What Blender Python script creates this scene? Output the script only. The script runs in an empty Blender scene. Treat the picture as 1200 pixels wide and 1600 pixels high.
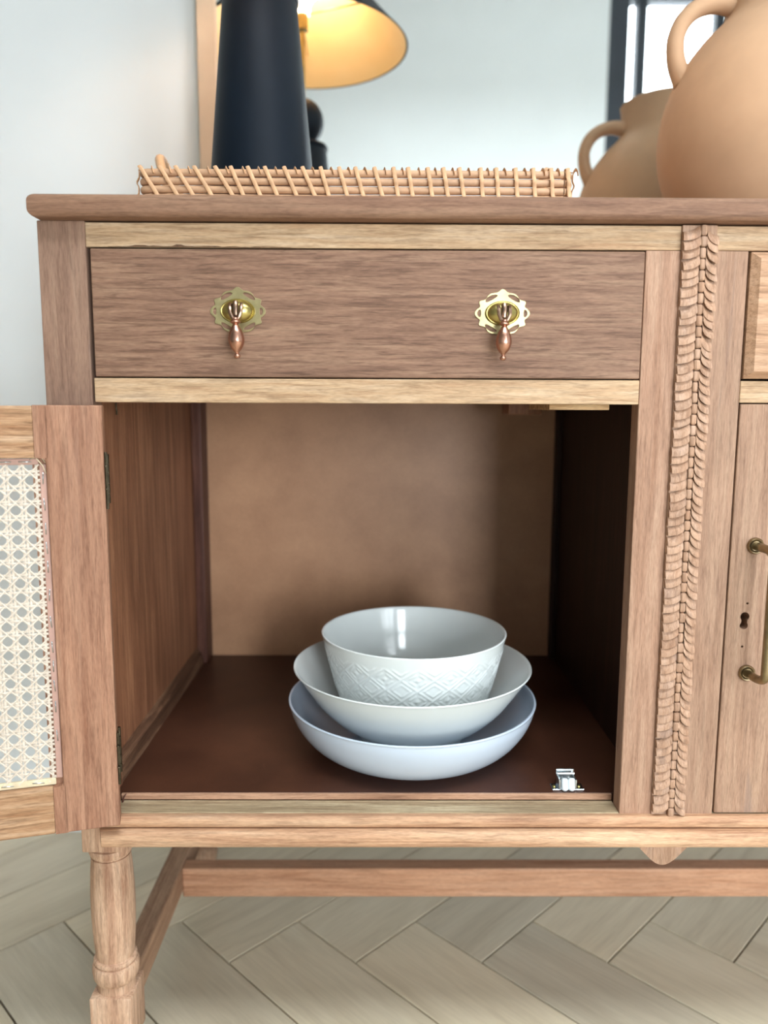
import bpy, bmesh, math, random
from mathutils import Vector, Matrix
PI = math.pi
random.seed(7)
S = bpy.context.scene
COL = S.collection

# ------------------------------------------------------------------ camera
cam_d = bpy.data.cameras.new('camera')
cam_d.sensor_fit = 'VERTICAL'; cam_d.sensor_height = 36.0
cam_d.lens = 1213.8 / 1600 * 36.0
cam_d.clip_start = 0.02
cam_d.dof.use_dof = True
cam_d.dof.focus_distance = 0.69
cam_d.dof.aperture_fstop = 3.6
cam = bpy.data.objects.new('camera', cam_d); COL.objects.link(cam)
cam.matrix_world = (Matrix.Translation((0, -0.66, 0.674))
                    @ Matrix.Rotation(-math.radians(0.4276), 4, 'Z')
                    @ Matrix.Rotation(math.radians(90 - 7.776), 4, 'X')
                    @ Matrix.Rotation(math.radians(0.2526), 4, 'Z'))
S.camera = cam

# ------------------------------------------------------------------ world, daylight, exposure
world = bpy.data.worlds.new('overcast_sky'); S.world = world
world.use_nodes = True
bg = world.node_tree.nodes['Background']
bg.inputs[0].default_value = (0.86, 0.93, 1.0, 1); bg.inputs[1].default_value = 2.5

WX0, WX1, WZ1 = 1.06, 2.80, 2.60          # garden doors in the wall opposite the sideboard
ROOM_X0, ROOM_X1, ROOM_Y0, ROOM_Y1, ROOM_H = -3.6, 3.1, -2.25, 0.500, 2.85

def area(name, loc, rot, sx, sy, power, color):
    d = bpy.data.lights.new(name, 'AREA'); d.shape = 'RECTANGLE'
    d.size = sx; d.size_y = sy; d.energy = power; d.color = color
    o = bpy.data.objects.new(name, d); COL.objects.link(o)
    o.location = loc; o.rotation_euler = rot
    return o
area('daylight_garden_doors', ((WX0 + WX1) / 2, ROOM_Y0 - 0.16, WZ1 / 2), (math.radians(90), 0, 0),
     WX1 - WX0, WZ1, 76, (0.88, 0.955, 1.0))
LX0, LX1, LZ0, LZ1 = 0.42, 0.96, 0.35, 1.25      # added low window, unseen, sends frontal light into the cabinet
area('added_low_window_light', ((LX0 + LX1) / 2, ROOM_Y0 - 0.16, (LZ0 + LZ1) / 2), (math.radians(90), 0, 0),
     LX1 - LX0, LZ1 - LZ0, 28, (0.88, 0.955, 1.0))

RX0, RX1, RY0, RY1 = -0.45, 1.60, -1.62, -0.95     # added rooflight, unseen, brightens the wall opposite the sideboard
area('added_rooflight_light', ((RX0 + RX1) / 2, (RY0 + RY1) / 2, ROOM_H + 0.12), (0, 0, 0), RX1 - RX0, RY1 - RY0, 50, (0.90, 0.965, 1.0))

vs = S.view_settings
vs.view_transform = 'Standard'; vs.look = 'None'; vs.gamma = 1.0; vs.use_curve_mapping = False
vs.exposure = 0.74
S.cycles.use_denoising = True

# ------------------------------------------------------------------ helpers
def lin(c):
    return tuple(((v / 255) / 12.92 if v / 255 <= 0.04045 else ((v / 255 + 0.055) / 1.055) ** 2.4) for v in c)

def rgba(c): return (*lin(c), 1)

def obj(name, bm, mat, parent=None, smooth=False, auto=None):
    me = bpy.data.meshes.new(name)
    bmesh.ops.recalc_face_normals(bm, faces=bm.faces)
    bm.to_mesh(me); bm.free()
    if smooth:
        for p in me.polygons: p.use_smooth = True
    if auto is not None:
        try: me.set_sharp_from_angle(angle=math.radians(auto))
        except Exception: pass
    if mat: me.materials.append(mat)
    o = bpy.data.objects.new(name, me); COL.objects.link(o)
    if parent: child(o, parent)
    return o

WM = {}
def child(o, parent):
    o.parent = parent
    o.matrix_parent_inverse = WM.get(parent.name, Matrix()).inverted()

def thing(name, label, cat, loc=(0, 0, 0), group=None):
    o = bpy.data.objects.new(name, None); COL.objects.link(o)
    o.location = loc; o.empty_display_size = 0.05
    WM[o.name] = Matrix.Translation(loc)
    o['label'] = label; o['category'] = cat
    if group: o['group'] = group
    return o

def structure(o, label=None):
    o['kind'] = 'structure'
    if label: o['label'] = label
    return o

def copy_of(o, parent=None, loc=None, rot=None, scale=None):
    c = o.copy(); COL.objects.link(c)
    if parent: child(c, parent)
    if loc is not None: c.location = loc
    if rot is not None: c.rotation_euler = rot
    if scale is not None: c.scale = scale
    return c

def box(bm, x0, x1, y0, y1, z0, z1, bev=0.0, seg=2):
    r = bmesh.ops.create_cube(bm, size=1.0)
    v = r['verts']
    for q in v:
        q.co = Vector((x0 + (q.co.x + .5) * (x1 - x0), y0 + (q.co.y + .5) * (y1 - y0), z0 + (q.co.z + .5) * (z1 - z0)))
    if bev > 0:
        es = list({e for q in v for e in q.link_edges})
        bmesh.ops.bevel(bm, geom=es, offset=bev, segments=seg, profile=.5, affect='EDGES')

def one_box(name, mat, parent, x0, x1, y0, y1, z0, z1, bev=0.0008, seg=2):
    bm = bmesh.new(); box(bm, x0, x1, y0, y1, z0, z1, bev, seg)
    return obj(name, bm, mat, parent)

def lathe(bm, prof, cx=0, cy=0, cz=0, n=48, sx=1, sy=1):
    rings = []
    for r, z in prof:
        if r < 1e-6:
            rings.append([bm.verts.new((cx, cy, cz + z))])
        else:
            rings.append([bm.verts.new((cx + sx * r * math.cos(2 * PI * i / n), cy + sy * r * math.sin(2 * PI * i / n), cz + z)) for i in range(n)])
    for a, b in zip(rings, rings[1:]):
        for i in range(n):
            j = (i + 1) % n
            if len(a) == 1 and len(b) == 1: continue
            if len(a) == 1: bm.faces.new((a[0], b[j], b[i]))
            elif len(b) == 1: bm.faces.new((a[i], a[j], b[0]))
            else: bm.faces.new((a[i], a[j], b[j], b[i]))

def smooth_profile(pts, k=6):
    """Catmull-Rom through the profile points"""
    out = []
    P = [Vector(p) for p in pts]
    for i in range(len(P) - 1):
        p0 = P[max(i - 1, 0)]; p1 = P[i]; p2 = P[i + 1]; p3 = P[min(i + 2, len(P) - 1)]
        for j in range(k):
            t = j / k
            q = .5 * ((2 * p1) + (p2 - p0) * t + (2 * p0 - 5 * p1 + 4 * p2 - p3) * t * t + (3 * p1 - p0 - 3 * p2 + p3) * t ** 3)
            out.append(q)
    out.append(P[-1])
    return [tuple(q) for q in out]

def tube(bm, pts, r, n=10, flat=1.0, up=None, caps=True):
    """round (or flattened) tube along points; flat = thickness ratio along 'up'"""
    P = [Vector(p) for p in pts]
    R = r if isinstance(r, (list, tuple)) else [r] * len(P)
    rings = []
    prev = None
    for i, p in enumerate(P):
        t = (P[min(i + 1, len(P) - 1)] - P[max(i - 1, 0)]).normalized()
        u = Vector(up) if up is not None else (prev if prev is not None else (Vector((0, 0, 1)) if abs(t.z) < .9 else Vector((0, 1, 0))))
        s = t.cross(u).normalized(); u = s.cross(t).normalized(); prev = u
        rings.append([bm.verts.new(p + s * (R[i] * math.cos(2 * PI * k / n)) + u * (R[i] * flat * math.sin(2 * PI * k / n))) for k in range(n)])
    for a, b in zip(rings, rings[1:]):
        for k in range(n):
            j = (k + 1) % n
            bm.faces.new((a[k], a[j], b[j], b[k]))
    if caps:
        bm.faces.new(rings[0][::-1]); bm.faces.new(rings[-1])

# ------------------------------------------------------------------ materials
def base_mat(name, rough=.5, metallic=0, spec=.5):
    m = bpy.data.materials.new(name); m.use_nodes = True
    b = m.node_tree.nodes['Principled BSDF']
    b.inputs['Roughness'].default_value = rough
    b.inputs['Metallic'].default_value = metallic
    b.inputs['Specular IOR Level'].default_value = spec
    return m, m.node_tree, b

def noise(nt, vec, scale, detail=4, rough=.55, dist=0.0):
    n = nt.nodes.new('ShaderNodeTexNoise')
    n.inputs['Scale'].default_value = scale; n.inputs['Detail'].default_value = detail
    n.inputs['Roughness'].default_value = rough; n.inputs['Distortion'].default_value = dist
    nt.links.new(vec, n.inputs['Vector'])
    return n.outputs['Fac']

def ramp(nt, fac, stops):
    r = nt.nodes.new('ShaderNodeValToRGB')
    el = r.color_ramp.elements
    while len(el) < len(stops): el.new(.5)
    for e, (p, c) in zip(el, stops): e.position = p; e.color = c
    nt.links.new(fac, r.inputs[0])
    return r.outputs['Color']

def mapped(nt, vec, sc, rot=(0, 0, 0), loc=(0, 0, 0)):
    m = nt.nodes.new('ShaderNodeMapping')
    m.inputs['Scale'].default_value = sc; m.inputs['Rotation'].default_value = rot; m.inputs['Location'].default_value = loc
    nt.links.new(vec, m.inputs['Vector'])
    return m.outputs['Vector']

def mix(nt, a, b, fac, mode='MIX'):
    n = nt.nodes.new('ShaderNodeMix'); n.data_type = 'RGBA'; n.blend_type = mode
    for s, v in ((n.inputs['Factor'], fac), (n.inputs['A'], a), (n.inputs['B'], b)):
        if isinstance(v, (int, float)): s.default_value = v
        elif isinstance(v, tuple): s.default_value = v
        else: nt.links.new(v, s)
    return n.outputs['Result']

def bump(nt, bsdf, h, strength, dist=.001):
    b = nt.nodes.new('ShaderNodeBump'); b.inputs['Strength'].default_value = strength; b.inputs['Distance'].default_value = dist
    nt.links.new(h, b.inputs['Height']); nt.links.new(b.outputs['Normal'], bsdf.inputs['Normal'])

def object_vec(nt, rand=True):
    tc = nt.nodes.new('ShaderNodeTexCoord'); v = tc.outputs['Object']
    if rand:
        oi = nt.nodes.new('ShaderNodeObjectInfo')
        sc = nt.nodes.new('ShaderNodeVectorMath'); sc.operation = 'MULTIPLY'
        nt.links.new(oi.outputs['Random'], sc.inputs[0]); sc.inputs[1].default_value = (13.1, 7.7, 9.3)
        ad = nt.nodes.new('ShaderNodeVectorMath'); ad.operation = 'ADD'
        nt.links.new(v, ad.inputs[0]); nt.links.new(sc.outputs[0], ad.inputs[1]); v = ad.outputs[0]
    return v

def wood(name, dark, mid, light, axis='X', rough=.62, pore=.55, streak=1.0, blotch=.25, knots=False, spec=.25, bumpy=.25, grey=None):
    """sanded timber, grain along the given axis"""
    m, nt, b = base_mat(name, rough, 0, spec)
    v = object_vec(nt)
    k = {'X': 0, 'Y': 1, 'Z': 2}[axis]
    def sc(al, ac):
        s = [ac, ac, ac]; s[k] = al; return tuple(s)
    broad = noise(nt, mapped(nt, v, sc(6 * streak, 100 * streak)), 1, 7, .66, .7)
    col = ramp(nt, broad, [(.30, rgba(dark)), (.5, rgba(mid)), (.72, rgba(light))])
    fine = noise(nt, mapped(nt, v, sc(28, 420)), 1, 3, .6, .6)
    fcol = ramp(nt, fine, [(.34, (.50, .45, .42, 1)), (.50, (1, 1, 1, 1)), (.72, (1.16, 1.14, 1.12, 1))])
    col = mix(nt, col, fcol, pore, 'MULTIPLY')
    micro = noise(nt, mapped(nt, v, sc(160, 1400)), 1, 2, .5)
    mcol = ramp(nt, micro, [(.35, (.72, .69, .67, 1)), (.6, (1.08, 1.08, 1.08, 1))])
    col = mix(nt, col, mcol, .5, 'MULTIPLY')
    big = noise(nt, v, 9, 3, .5)
    bcol = ramp(nt, big, [(.3, (.78, .74, .72, 1)), (.7, (1.1, 1.06, 1.03, 1))])
    col = mix(nt, col, bcol, blotch * 2, 'MULTIPLY')
    if grey:
        g = noise(nt, mapped(nt, v, sc(3, 30), loc=(5, 3, 1)), 1, 4, .6, .8)
        gf = ramp(nt, g, [(.60, (0, 0, 0, 1)), (.74, (1, 1, 1, 1))])
        gm = nt.nodes.new('ShaderNodeMath'); gm.operation = 'MULTIPLY'; gm.inputs[1].default_value = .55
        nt.links.new(gf, gm.inputs[0])
        col = mix(nt, col, rgba(grey), gm.outputs[0])
    if knots:
        vo = nt.nodes.new('ShaderNodeTexVoronoi'); vo.inputs['Scale'].default_value = 1
        nt.links.new(mapped(nt, v, sc(4.5, 9)), vo.inputs['Vector'])
        kf = ramp(nt, vo.outputs['Distance'], [(.015, (1, 1, 1, 1)), (.06, (0, 0, 0, 1))])
        km = nt.nodes.new('ShaderNodeMath'); km.operation = 'MULTIPLY'; km.inputs[1].default_value = .6
        nt.links.new(kf, km.inputs[0])
        col = mix(nt, col, rgba((70, 52, 48)), km.outputs[0])
    nt.links.new(col, b.inputs['Base Color'])
    bump(nt, b, fine, bumpy, .0006)
    return m

M = {}
M['top'] = wood('sanded_top_wood', (116, 85, 67), (133, 101, 81), (146, 116, 94), 'X', pore=.5, blotch=.2)
M['top_side'] = wood('sanded_top_side', (148, 110, 88), (172, 132, 107), (190, 152, 126), 'Y')
M['stile_dull'] = wood('taupe_stile_wood', (123, 95, 80), (142, 113, 96), (156, 129, 111), 'Z', pore=.4, grey=(123, 110, 107))
M['stile'] = wood('pink_tan_stile_wood', (141, 105, 83), (162, 128, 106), (176, 146, 123), 'Z', pore=.42, streak=.8)
M['stile_grey'] = wood('greyed_tan_stile_wood', (133, 102, 82), (154, 123, 102), (168, 140, 117), 'Z', pore=.42, grey=(100, 92, 93))
M['drawer'] = wood('mahogany_drawer_wood', (108, 81, 65), (129, 99, 81), (147, 118, 97), 'X', pore=.75, streak=1.3, blotch=.22, knots=True)
M['oak'] = wood('pale_oak', (163, 128, 97), (182, 153, 121), (195, 171, 145), 'X', pore=.6, streak=1.6, blotch=.12)
M['oak_warm'] = wood('warm_oak', (148, 106, 74), (177, 140, 107), (192, 161, 132), 'X', pore=.75, streak=1.4, blotch=.12)
M['door_stile'] = wood('red_brown_door_stile', (132, 91, 70), (159, 118, 95), (179, 139, 114), 'Z', pore=.5, blotch=.25, grey=(146, 113, 96))
M['mould'] = wood('moulding_wood', (160, 118, 91), (194, 155, 123), (211, 178, 147), 'X', pore=.5, streak=1.1, grey=(124, 95, 81))
M['carving'] = wood('carved_wood', (149, 114, 90), (172, 139, 115), (185, 156, 136), 'Z', pore=.5, blotch=.3, grey=(102, 85, 81))
M['leg'] = wood('turned_leg_wood', (164, 124, 100), (196, 161, 134), (214, 184, 159), 'Z', pore=.55, blotch=.2)
M['stretch_x'] = wood('stretcher_wood', (163, 115, 86), (192, 146, 115), (204, 162, 133), 'X', pore=.35)
M['stretch_y'] = wood('side_stretcher_wood', (142, 106, 83), (174, 139, 113), (193, 161, 133), 'Y', pore=.35)
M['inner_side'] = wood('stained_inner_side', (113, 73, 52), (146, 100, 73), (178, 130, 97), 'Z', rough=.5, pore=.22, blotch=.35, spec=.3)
M['inner_shade'] = wood('painted_shade_partition', (34, 19, 14), (46, 27, 20), (60, 38, 29), 'Z', rough=.55, pore=.4, spec=.25)  # shade on the open compartment's right side, put into the wood colour
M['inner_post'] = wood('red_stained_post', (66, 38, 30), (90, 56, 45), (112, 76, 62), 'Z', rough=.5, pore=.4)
M['batten'] = wood('worn_batten', (66, 44, 33), (96, 68, 51), (150, 118, 92), 'Y', pore=.5, blotch=.5)
M['ledge'] = wood('grey_green_ledge', (140, 119, 94), (173, 154, 124), (201, 187, 158), 'X', pore=.5, streak=1.3)
M['lip'] = wood('lip_wood', (140, 102, 80), (172, 134, 108), (190, 152, 126), 'X', pore=.5)
M['chip'] = wood('raw_plywood', (150, 108, 70), (200, 160, 112), (226, 194, 150), 'X', pore=.9, streak=2)
M['hidden'] = wood('carcass_wood', (96, 62, 46), (120, 80, 60), (140, 98, 76), 'X')

def hardboard(name, c0, c1, rough=.45, scuff=None):
    m, nt, b = base_mat(name, rough, 0, .4)
    v = object_vec(nt, False)
    n1 = noise(nt, v, 900, 2, .5); n2 = noise(nt, v, 14, 4, .6)
    col = ramp(nt, n2, [(.3, rgba(c0)), (.7, rgba(c1))])
    col = mix(nt, col, ramp(nt, n1, [(.3, (.8, .78, .76, 1)), (.7, (1.1, 1.1, 1.1, 1))]), .6, 'MULTIPLY')
    if scuff:
        n3 = noise(nt, mapped(nt, v, (60, 25, 60)), 1, 5, .75, .5)
        f = ramp(nt, n3, [(.66, (0, 0, 0, 1)), (.82, (.5, .5, .5, 1))])
        col = mix(nt, col, rgba(scuff), f)
    nt.links.new(col, b.inputs['Base Color'])
    bump(nt, b, n1, .08, .0004)
    return m
M['back'] = hardboard('hardboard_back', (170, 126, 95), (190, 145, 111))
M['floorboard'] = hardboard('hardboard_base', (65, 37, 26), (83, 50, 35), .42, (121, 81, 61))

def plain(name, c, rough=.5, metallic=0, spec=.5, var=.06, nscale=40, bmp=0.0):
    m, nt, b = base_mat(name, rough, metallic, spec)
    v = object_vec(nt)
    n = noise(nt, v, nscale, 4, .6)
    l = lin(c)
    col = ramp(nt, n, [(.3, (*[x * (1 - var) for x in l], 1)), (.7, (*[min(1, x * (1 + var)) for x in l], 1))])
    nt.links.new(col, b.inputs['Base Color'])
    if bmp: bump(nt, b, n, bmp, .0006)
    return m
M['wall'] = plain('white_wall_paint', (224, 228, 229), .85, var=.015, nscale=6)
M['ceiling'] = plain('white_ceiling_paint', (238, 238, 236), .9, var=.01, nscale=5)
M['ceramic'] = plain('white_glazed_ceramic', (213, 218, 217), .12, spec=.5, var=.012, nscale=18)
M['ceramic_cool'] = plain('cool_white_glazed_ceramic', (189, 201, 216), .16, spec=.5, var=.012, nscale=18)
M['clay'] = plain('terracotta_clay', (193, 156, 124), .78, spec=.2, var=.10, nscale=9, bmp=.15)
M['lamp_blue'] = plain('matt_navy_ceramic', (14, 23, 33), .5, spec=.15, var=.06, nscale=60)
M['shade_out'] = plain('black_shade_fabric', (26, 25, 26), .9, var=.2, nscale=300)
M['brass'] = plain('antique_brass', (176, 160, 100), .28, 1, var=.18, nscale=90)
M['brass_dark'] = plain('aged_brass_plate', (156, 144, 106), .36, 1, var=.25, nscale=60)
M['brass_bar'] = plain('satin_brass_bar', (148, 132, 103), .34, 1, var=.2, nscale=120)
M['copper'] = plain('polished_copper_drop', (188, 142, 122), .26, 1, var=.2, nscale=70)
M['steel'] = plain('bright_zinc_steel', (206, 212, 214), .25, 1, var=.1, nscale=150)
M['steel_dull'] = plain('dull_hinge_steel', (84, 76, 62), .45, 1, var=.3, nscale=200)
M['nylon'] = plain('white_nylon', (226, 234, 238), .35, var=.02)
M['void'] = plain('dark_lock_cavity', (22, 14, 10), .9, var=.1)
M['frame_dark'] = plain('dark_door_frame_paint', (34, 42, 52), .5, var=.05)
M['mirror_frame'] = plain('pale_wood_mirror_frame', (206, 184, 160), .6, var=.05, nscale=20)
M['cane'] = plain('pale_cane', (213, 199, 184), .5, spec=.3, var=.10, nscale=130)
M['cane_edge'] = plain('trimmed_cane_edge', (214, 196, 164), .6, var=.15, nscale=160)
M['strip'] = plain('pinkish_spline_strip', (184, 146, 132), .6, var=.08, nscale=80)
M['rattan'] = plain('rattan_rod', (190, 151, 118), .5, spec=.35, var=.16, nscale=50)
M['rattan_light'] = plain('rattan_binding', (200, 158, 119), .45, spec=.35, var=.12, nscale=90)

def mirror_mat():
    m, nt, b = base_mat('mirror_silver', .0, 1); b.inputs['Base Color'].default_value = (.90, .93, .93, 1); return m
M['mirror'] = mirror_mat()

def gold_lining():
    m, nt, b = base_mat('gold_shade_lining', .45, 0, .5)
    v = object_vec(nt, False); n = noise(nt, v, 14, 3, .5)
    nt.links.new(ramp(nt, n, [(.3, rgba((238, 208, 150))), (.7, rgba((243, 216, 162)))]), b.inputs['Base Color'])
    return m
M['gold'] = gold_lining()

def glass_mat():
    m = bpy.data.materials.new('window_glass'); m.use_nodes = True; nt = m.node_tree
    nt.nodes.remove(nt.nodes['Principled BSDF'])
    t = nt.nodes.new('ShaderNodeBsdfTransparent'); g = nt.nodes.new('ShaderNodeBsdfGlossy'); g.inputs['Roughness'].default_value = 0
    fr = nt.nodes.new('ShaderNodeFresnel'); fr.inputs['IOR'].default_value = 1.45
    mx = nt.nodes.new('ShaderNodeMixShader')
    nt.links.new(fr.outputs[0], mx.inputs[0]); nt.links.new(t.outputs[0], mx.inputs[1]); nt.links.new(g.outputs[0], mx.inputs[2])
    nt.links.new(mx.outputs[0], nt.nodes['Material Output'].inputs['Surface'])
    return m
M['glass'] = glass_mat()

def plank_mat():
    m, nt, b = base_mat('grey_oak_plank', .42, 0, .4)
    tc = nt.nodes.new('ShaderNodeTexCoord'); oi = nt.nodes.new('ShaderNodeObjectInfo')
    v = object_vec(nt)
    br = noise(nt, mapped(nt, v, (3, 26, 10)), 1, 6, .6, 1.0)
    col = ramp(nt, br, [(.3, rgba((200, 187, 162))), (.5, rgba((214, 202, 177))), (.72, rgba((222, 211, 187)))])
    fi = noise(nt, mapped(nt, v, (20, 320, 30)), 1, 3, .6)
    col = mix(nt, col, ramp(nt, fi, [(.36, (.88, .87, .86, 1)), (.6, (1.03, 1.03, 1.03, 1))]), .5, 'MULTIPLY')
    rc = ramp(nt, oi.outputs['Random'], [(0, (.86, .86, .87, 1)), (.5, (1, .99, .97, 1)), (1, (1.1, 1.07, 1.03, 1))])
    col = mix(nt, col, rc, 1.0, 'MULTIPLY')
    nt.links.new(col, b.inputs['Base Color'])
    bump(nt, b, fi, .08, .0005)
    return m
M['plank'] = plank_mat()
M['joint'] = plain('dark_floor_joint', (56, 49, 41), .8)

# ------------------------------------------------------------------ room shell
X0, X1, Y0, Y1, H = ROOM_X0, ROOM_X1, ROOM_Y0, ROOM_Y1, ROOM_H
floor = structure(one_box('floor', M['joint'], None, X0, X1, Y0, Y1, -.06, -.0125, 0), 'grey oak herringbone floor')
# herringbone planks, each its own piece (tops at z = 0)
PW, NB = .1093, 6
PL = PW * NB
def plank_mesh(lx, ly):
    g = .0012
    bm = bmesh.new(); box(bm, -lx / 2 + g, lx / 2 - g, -ly / 2 + g, ly / 2 - g, -.012, 0, 0)
    es = [e for e in bm.edges if e.verts[0].co.z > -.001 and e.verts[1].co.z > -.001]
    bmesh.ops.bevel(bm, geom=es, offset=.0005, segments=1, affect='EDGES')
    bmesh.ops.recalc_face_normals(bm, faces=bm.faces)
    me = bpy.data.meshes.new('plank'); bm.to_mesh(me); bm.free(); me.materials.append(M['plank']); return me
pme = plank_mesh(PL, PW)
c45 = math.sqrt(.5)
def base2world(x, y): return (-.1809 + (x + y) * c45, .2063 + (y - x) * c45)
for k in range(-6, 7):
    for i in range(-60, 61):
        for kind in (0, 1):
            if kind == 0: cx, cy, a = i * PW + PL / 2, i * PW + PW / 2, -PI / 4
            else: cx, cy, a = i * PW + PW / 2, (i + 1) * PW + PL / 2, PI / 4
            cx += 2 * PL * k
            wx, wy = base2world(cx, cy)
            m_ = .12
            if not (X0 + m_ < wx < X1 - m_ and Y0 + m_ < wy < Y1 + .06): continue
            p = bpy.data.objects.new('plank', pme); COL.objects.link(p); p.parent = floor
            p.location = (wx, wy, 0); p.rotation_euler = (0, 0, a)

structure(one_box('wall_back', M['wall'], None, X0 - .1, X1 + .1, Y1, Y1 + .1, -.06, H, 0), 'white painted wall behind the sideboard')
structure(one_box('wall_left', M['wall'], None, X0 - .1, X0, Y0, Y1, -.06, H, 0), 'white painted side wall')
structure(one_box('wall_right', M['wall'], None, X1, X1 + .1, Y0, Y1, -.06, H, 0), 'white painted side wall')
bm = bmesh.new()
box(bm, X0 - .1, RX0, Y0 - .12, Y1 + .1, H, H + .1); box(bm, RX1, X1 + .1, Y0 - .12, Y1 + .1, H, H + .1)
box(bm, RX0, RX1, Y0 - .12, RY0, H, H + .1); box(bm, RX0, RX1, RY1, Y1 + .1, H, H + .1)
structure(obj('ceiling', bm, M['ceiling']), 'white ceiling with an added rooflight')
structure(one_box('added_window_2', M['glass'], None, RX0, RX1, RY0, RY1, H + .07, H + .076, 0), 'glass of the added rooflight')
bm = bmesh.new()
box(bm, X0 - .1, LX0, Y0 - .12, Y0, -.06, H); box(bm, LX1, WX0, Y0 - .12, Y0, -.06, H); box(bm, LX0, LX1, Y0 - .12, Y0, -.06, LZ0); box(bm, LX0, LX1, Y0 - .12, Y0, LZ1, H); box(bm, WX1, X1 + .1, Y0 - .12, Y0, -.06, H); box(bm, WX0, WX1, Y0 - .12, Y0, WZ1, H)
structure(obj('wall_front', bm, M['wall']), 'white wall with glazed garden doors')
# glazed garden doors, seen only in the mirror
dw = structure(one_box('door_1', M['frame_dark'], None, WX0, WX0 + .10, Y0 - .09, Y0 - .02, 0, WZ1), 'dark framed glazed garden doors')
one_box('frame_post', M['frame_dark'], dw, WX1 - .07, WX1, Y0 - .09, Y0 - .02, 0, WZ1)
one_box('frame_head', M['frame_dark'], dw, WX0 + .10, WX1 - .07, Y0 - .09, Y0 - .02, WZ1 - .06, WZ1)
one_box('frame_sill', M['frame_dark'], dw, WX0 + .10, WX1 - .07, Y0 - .09, Y0 - .02, -.005, .06)
xs = [WX0 + .135, WX0 + .50, WX0 + .92, WX0 + 1.34]
for q in xs: one_box('mullion', M['frame_dark'], dw, q, q + .05, Y0 - .085, Y0 - .025, .06, WZ1 - .06)
edges = [WX0 + .10] + [v for q in xs for v in (q, q + .05)] + [WX1 - .07]
for a, b_ in zip(edges[0::2], edges[1::2]):
    one_box('pane', M['glass'], dw, a, b_, Y0 - .058, Y0 - .052, .06, WZ1 - .06, 0)

wn = structure(one_box('added_window_1', M['frame_dark'], None, LX0, LX0 + .05, Y0 - .09, Y0 - .02, LZ0, LZ1), 'added low dark framed window, unseen')
one_box('frame_post', M['frame_dark'], wn, LX1 - .05, LX1, Y0 - .09, Y0 - .02, LZ0, LZ1)
one_box('frame_head', M['frame_dark'], wn, LX0 + .05, LX1 - .05, Y0 - .09, Y0 - .02, LZ1 - .05, LZ1)
one_box('frame_sill', M['frame_dark'], wn, LX0 + .05, LX1 - .05, Y0 - .09, Y0 - .02, LZ0, LZ0 + .05)
one_box('pane', M['glass'], wn, LX0 + .05, LX1 - .05, Y0 - .058, Y0 - .052, LZ0 + .05, LZ1 - .05, 0)

# ------------------------------------------------------------------ sideboard
XM = .4425                                     # centre line of the whole piece
SB = thing('sideboard', 'sanded brown wooden sideboard with open cane door, brass drop pulls and carved strips', 'sideboard', (XM, .2, 0))
def mx(x): return 2 * XM - x
# top with rounded edge
bm = bmesh.new(); box(bm, -.2808, mx(-.2808), -.013, .435, .8225, .841)
es = [e for e in bm.edges if (abs(e.verts[0].co.z - e.verts[1].co.z) < 1e-5)]
bmesh.ops.bevel(bm, geom=es, offset=.0062, segments=5, profile=.5, affect='EDGES')
es = [e for e in bm.edges if abs(e.verts[0].co.z - e.verts[1].co.z) > .004 and abs(e.verts[0].co.x - e.verts[1].co.x) < 1e-4 and abs(e.verts[0].co.y - e.verts[1].co.y) < 1e-4]
obj('tabletop', bm, M['top'], SB, True, 35)

def stile(name, x0, x1, z0, z1, mat, y1=.0185, y0=0):
    return one_box(name, M[mat], SB, x0, x1, y0, y1, z0, z1, .0009)
stile('stile', -.279, -.2400, .2975, .8225, 'stile_dull', .022)
stile('stile', .2194, .2482, .3065, .8015, 'stile')
stile('stile', .2768, .3042, .3065, .8015, 'stile_grey')
stile('stile', mx(.3042), mx(.2768), .3065, .8015, 'stile_grey')
stile('stile', mx(.2482), mx(.2194), .3065, .8015, 'stile')
stile('stile', mx(-.2400), mx(-.279), .2975, .8225, 'stile_dull', .022)
def rail(x0, x1, z0, z1, mat='oak', y0=0.0005, y1=.019): return one_box('rail', M[mat], SB, x0, x1, y0, y1, z0, z1, .0008)
rail(-.2400, .2482, .8018, .8213); rail(.2768, mx(.2768), .8018, .8213); rail(mx(.2482), mx(-.2400), .8018, .8213)
rail(-.2378, .2190, .6760, .6962, y0=-.0006); rail(.3046, mx(.3046), .6778, .6962); rail(mx(.2190), mx(-.2378), .6760, .6962)
# splintered, blackened lower edge of the long top rail
bm = bmesh.new(); rg = random.Random(4); up_ = []
n = 40
for i in range(n + 1):
    f = i / n; env = math.sin(PI * min(1, f * 1.02)) ** .5 * (1 if f < .42 else .45)
    up_.append((-.222 + f * .150, .8022 + max(.00015, .0022 * env * rg.uniform(.15, 1))))
A_ = [bm.verts.new((x, .0003, .80205)) for x, z in up_]; B_ = [bm.verts.new((x, .0003, z)) for x, z in up_]
C_ = [bm.verts.new((x, .0012, z)) for x, z in up_]
for i in range(n):
    bm.faces.new((A_[i], A_[i + 1], B_[i + 1], B_[i])); bm.faces.new((B_[i], B_[i + 1], C_[i + 1], C_[i]))
o_ = obj('splintered_edge', bm, plain('charred_splinter', (92, 66, 46), .9, var=.4, nscale=400), SB); o_['label'] = 'dark splintered lower edge of the rail'

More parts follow.
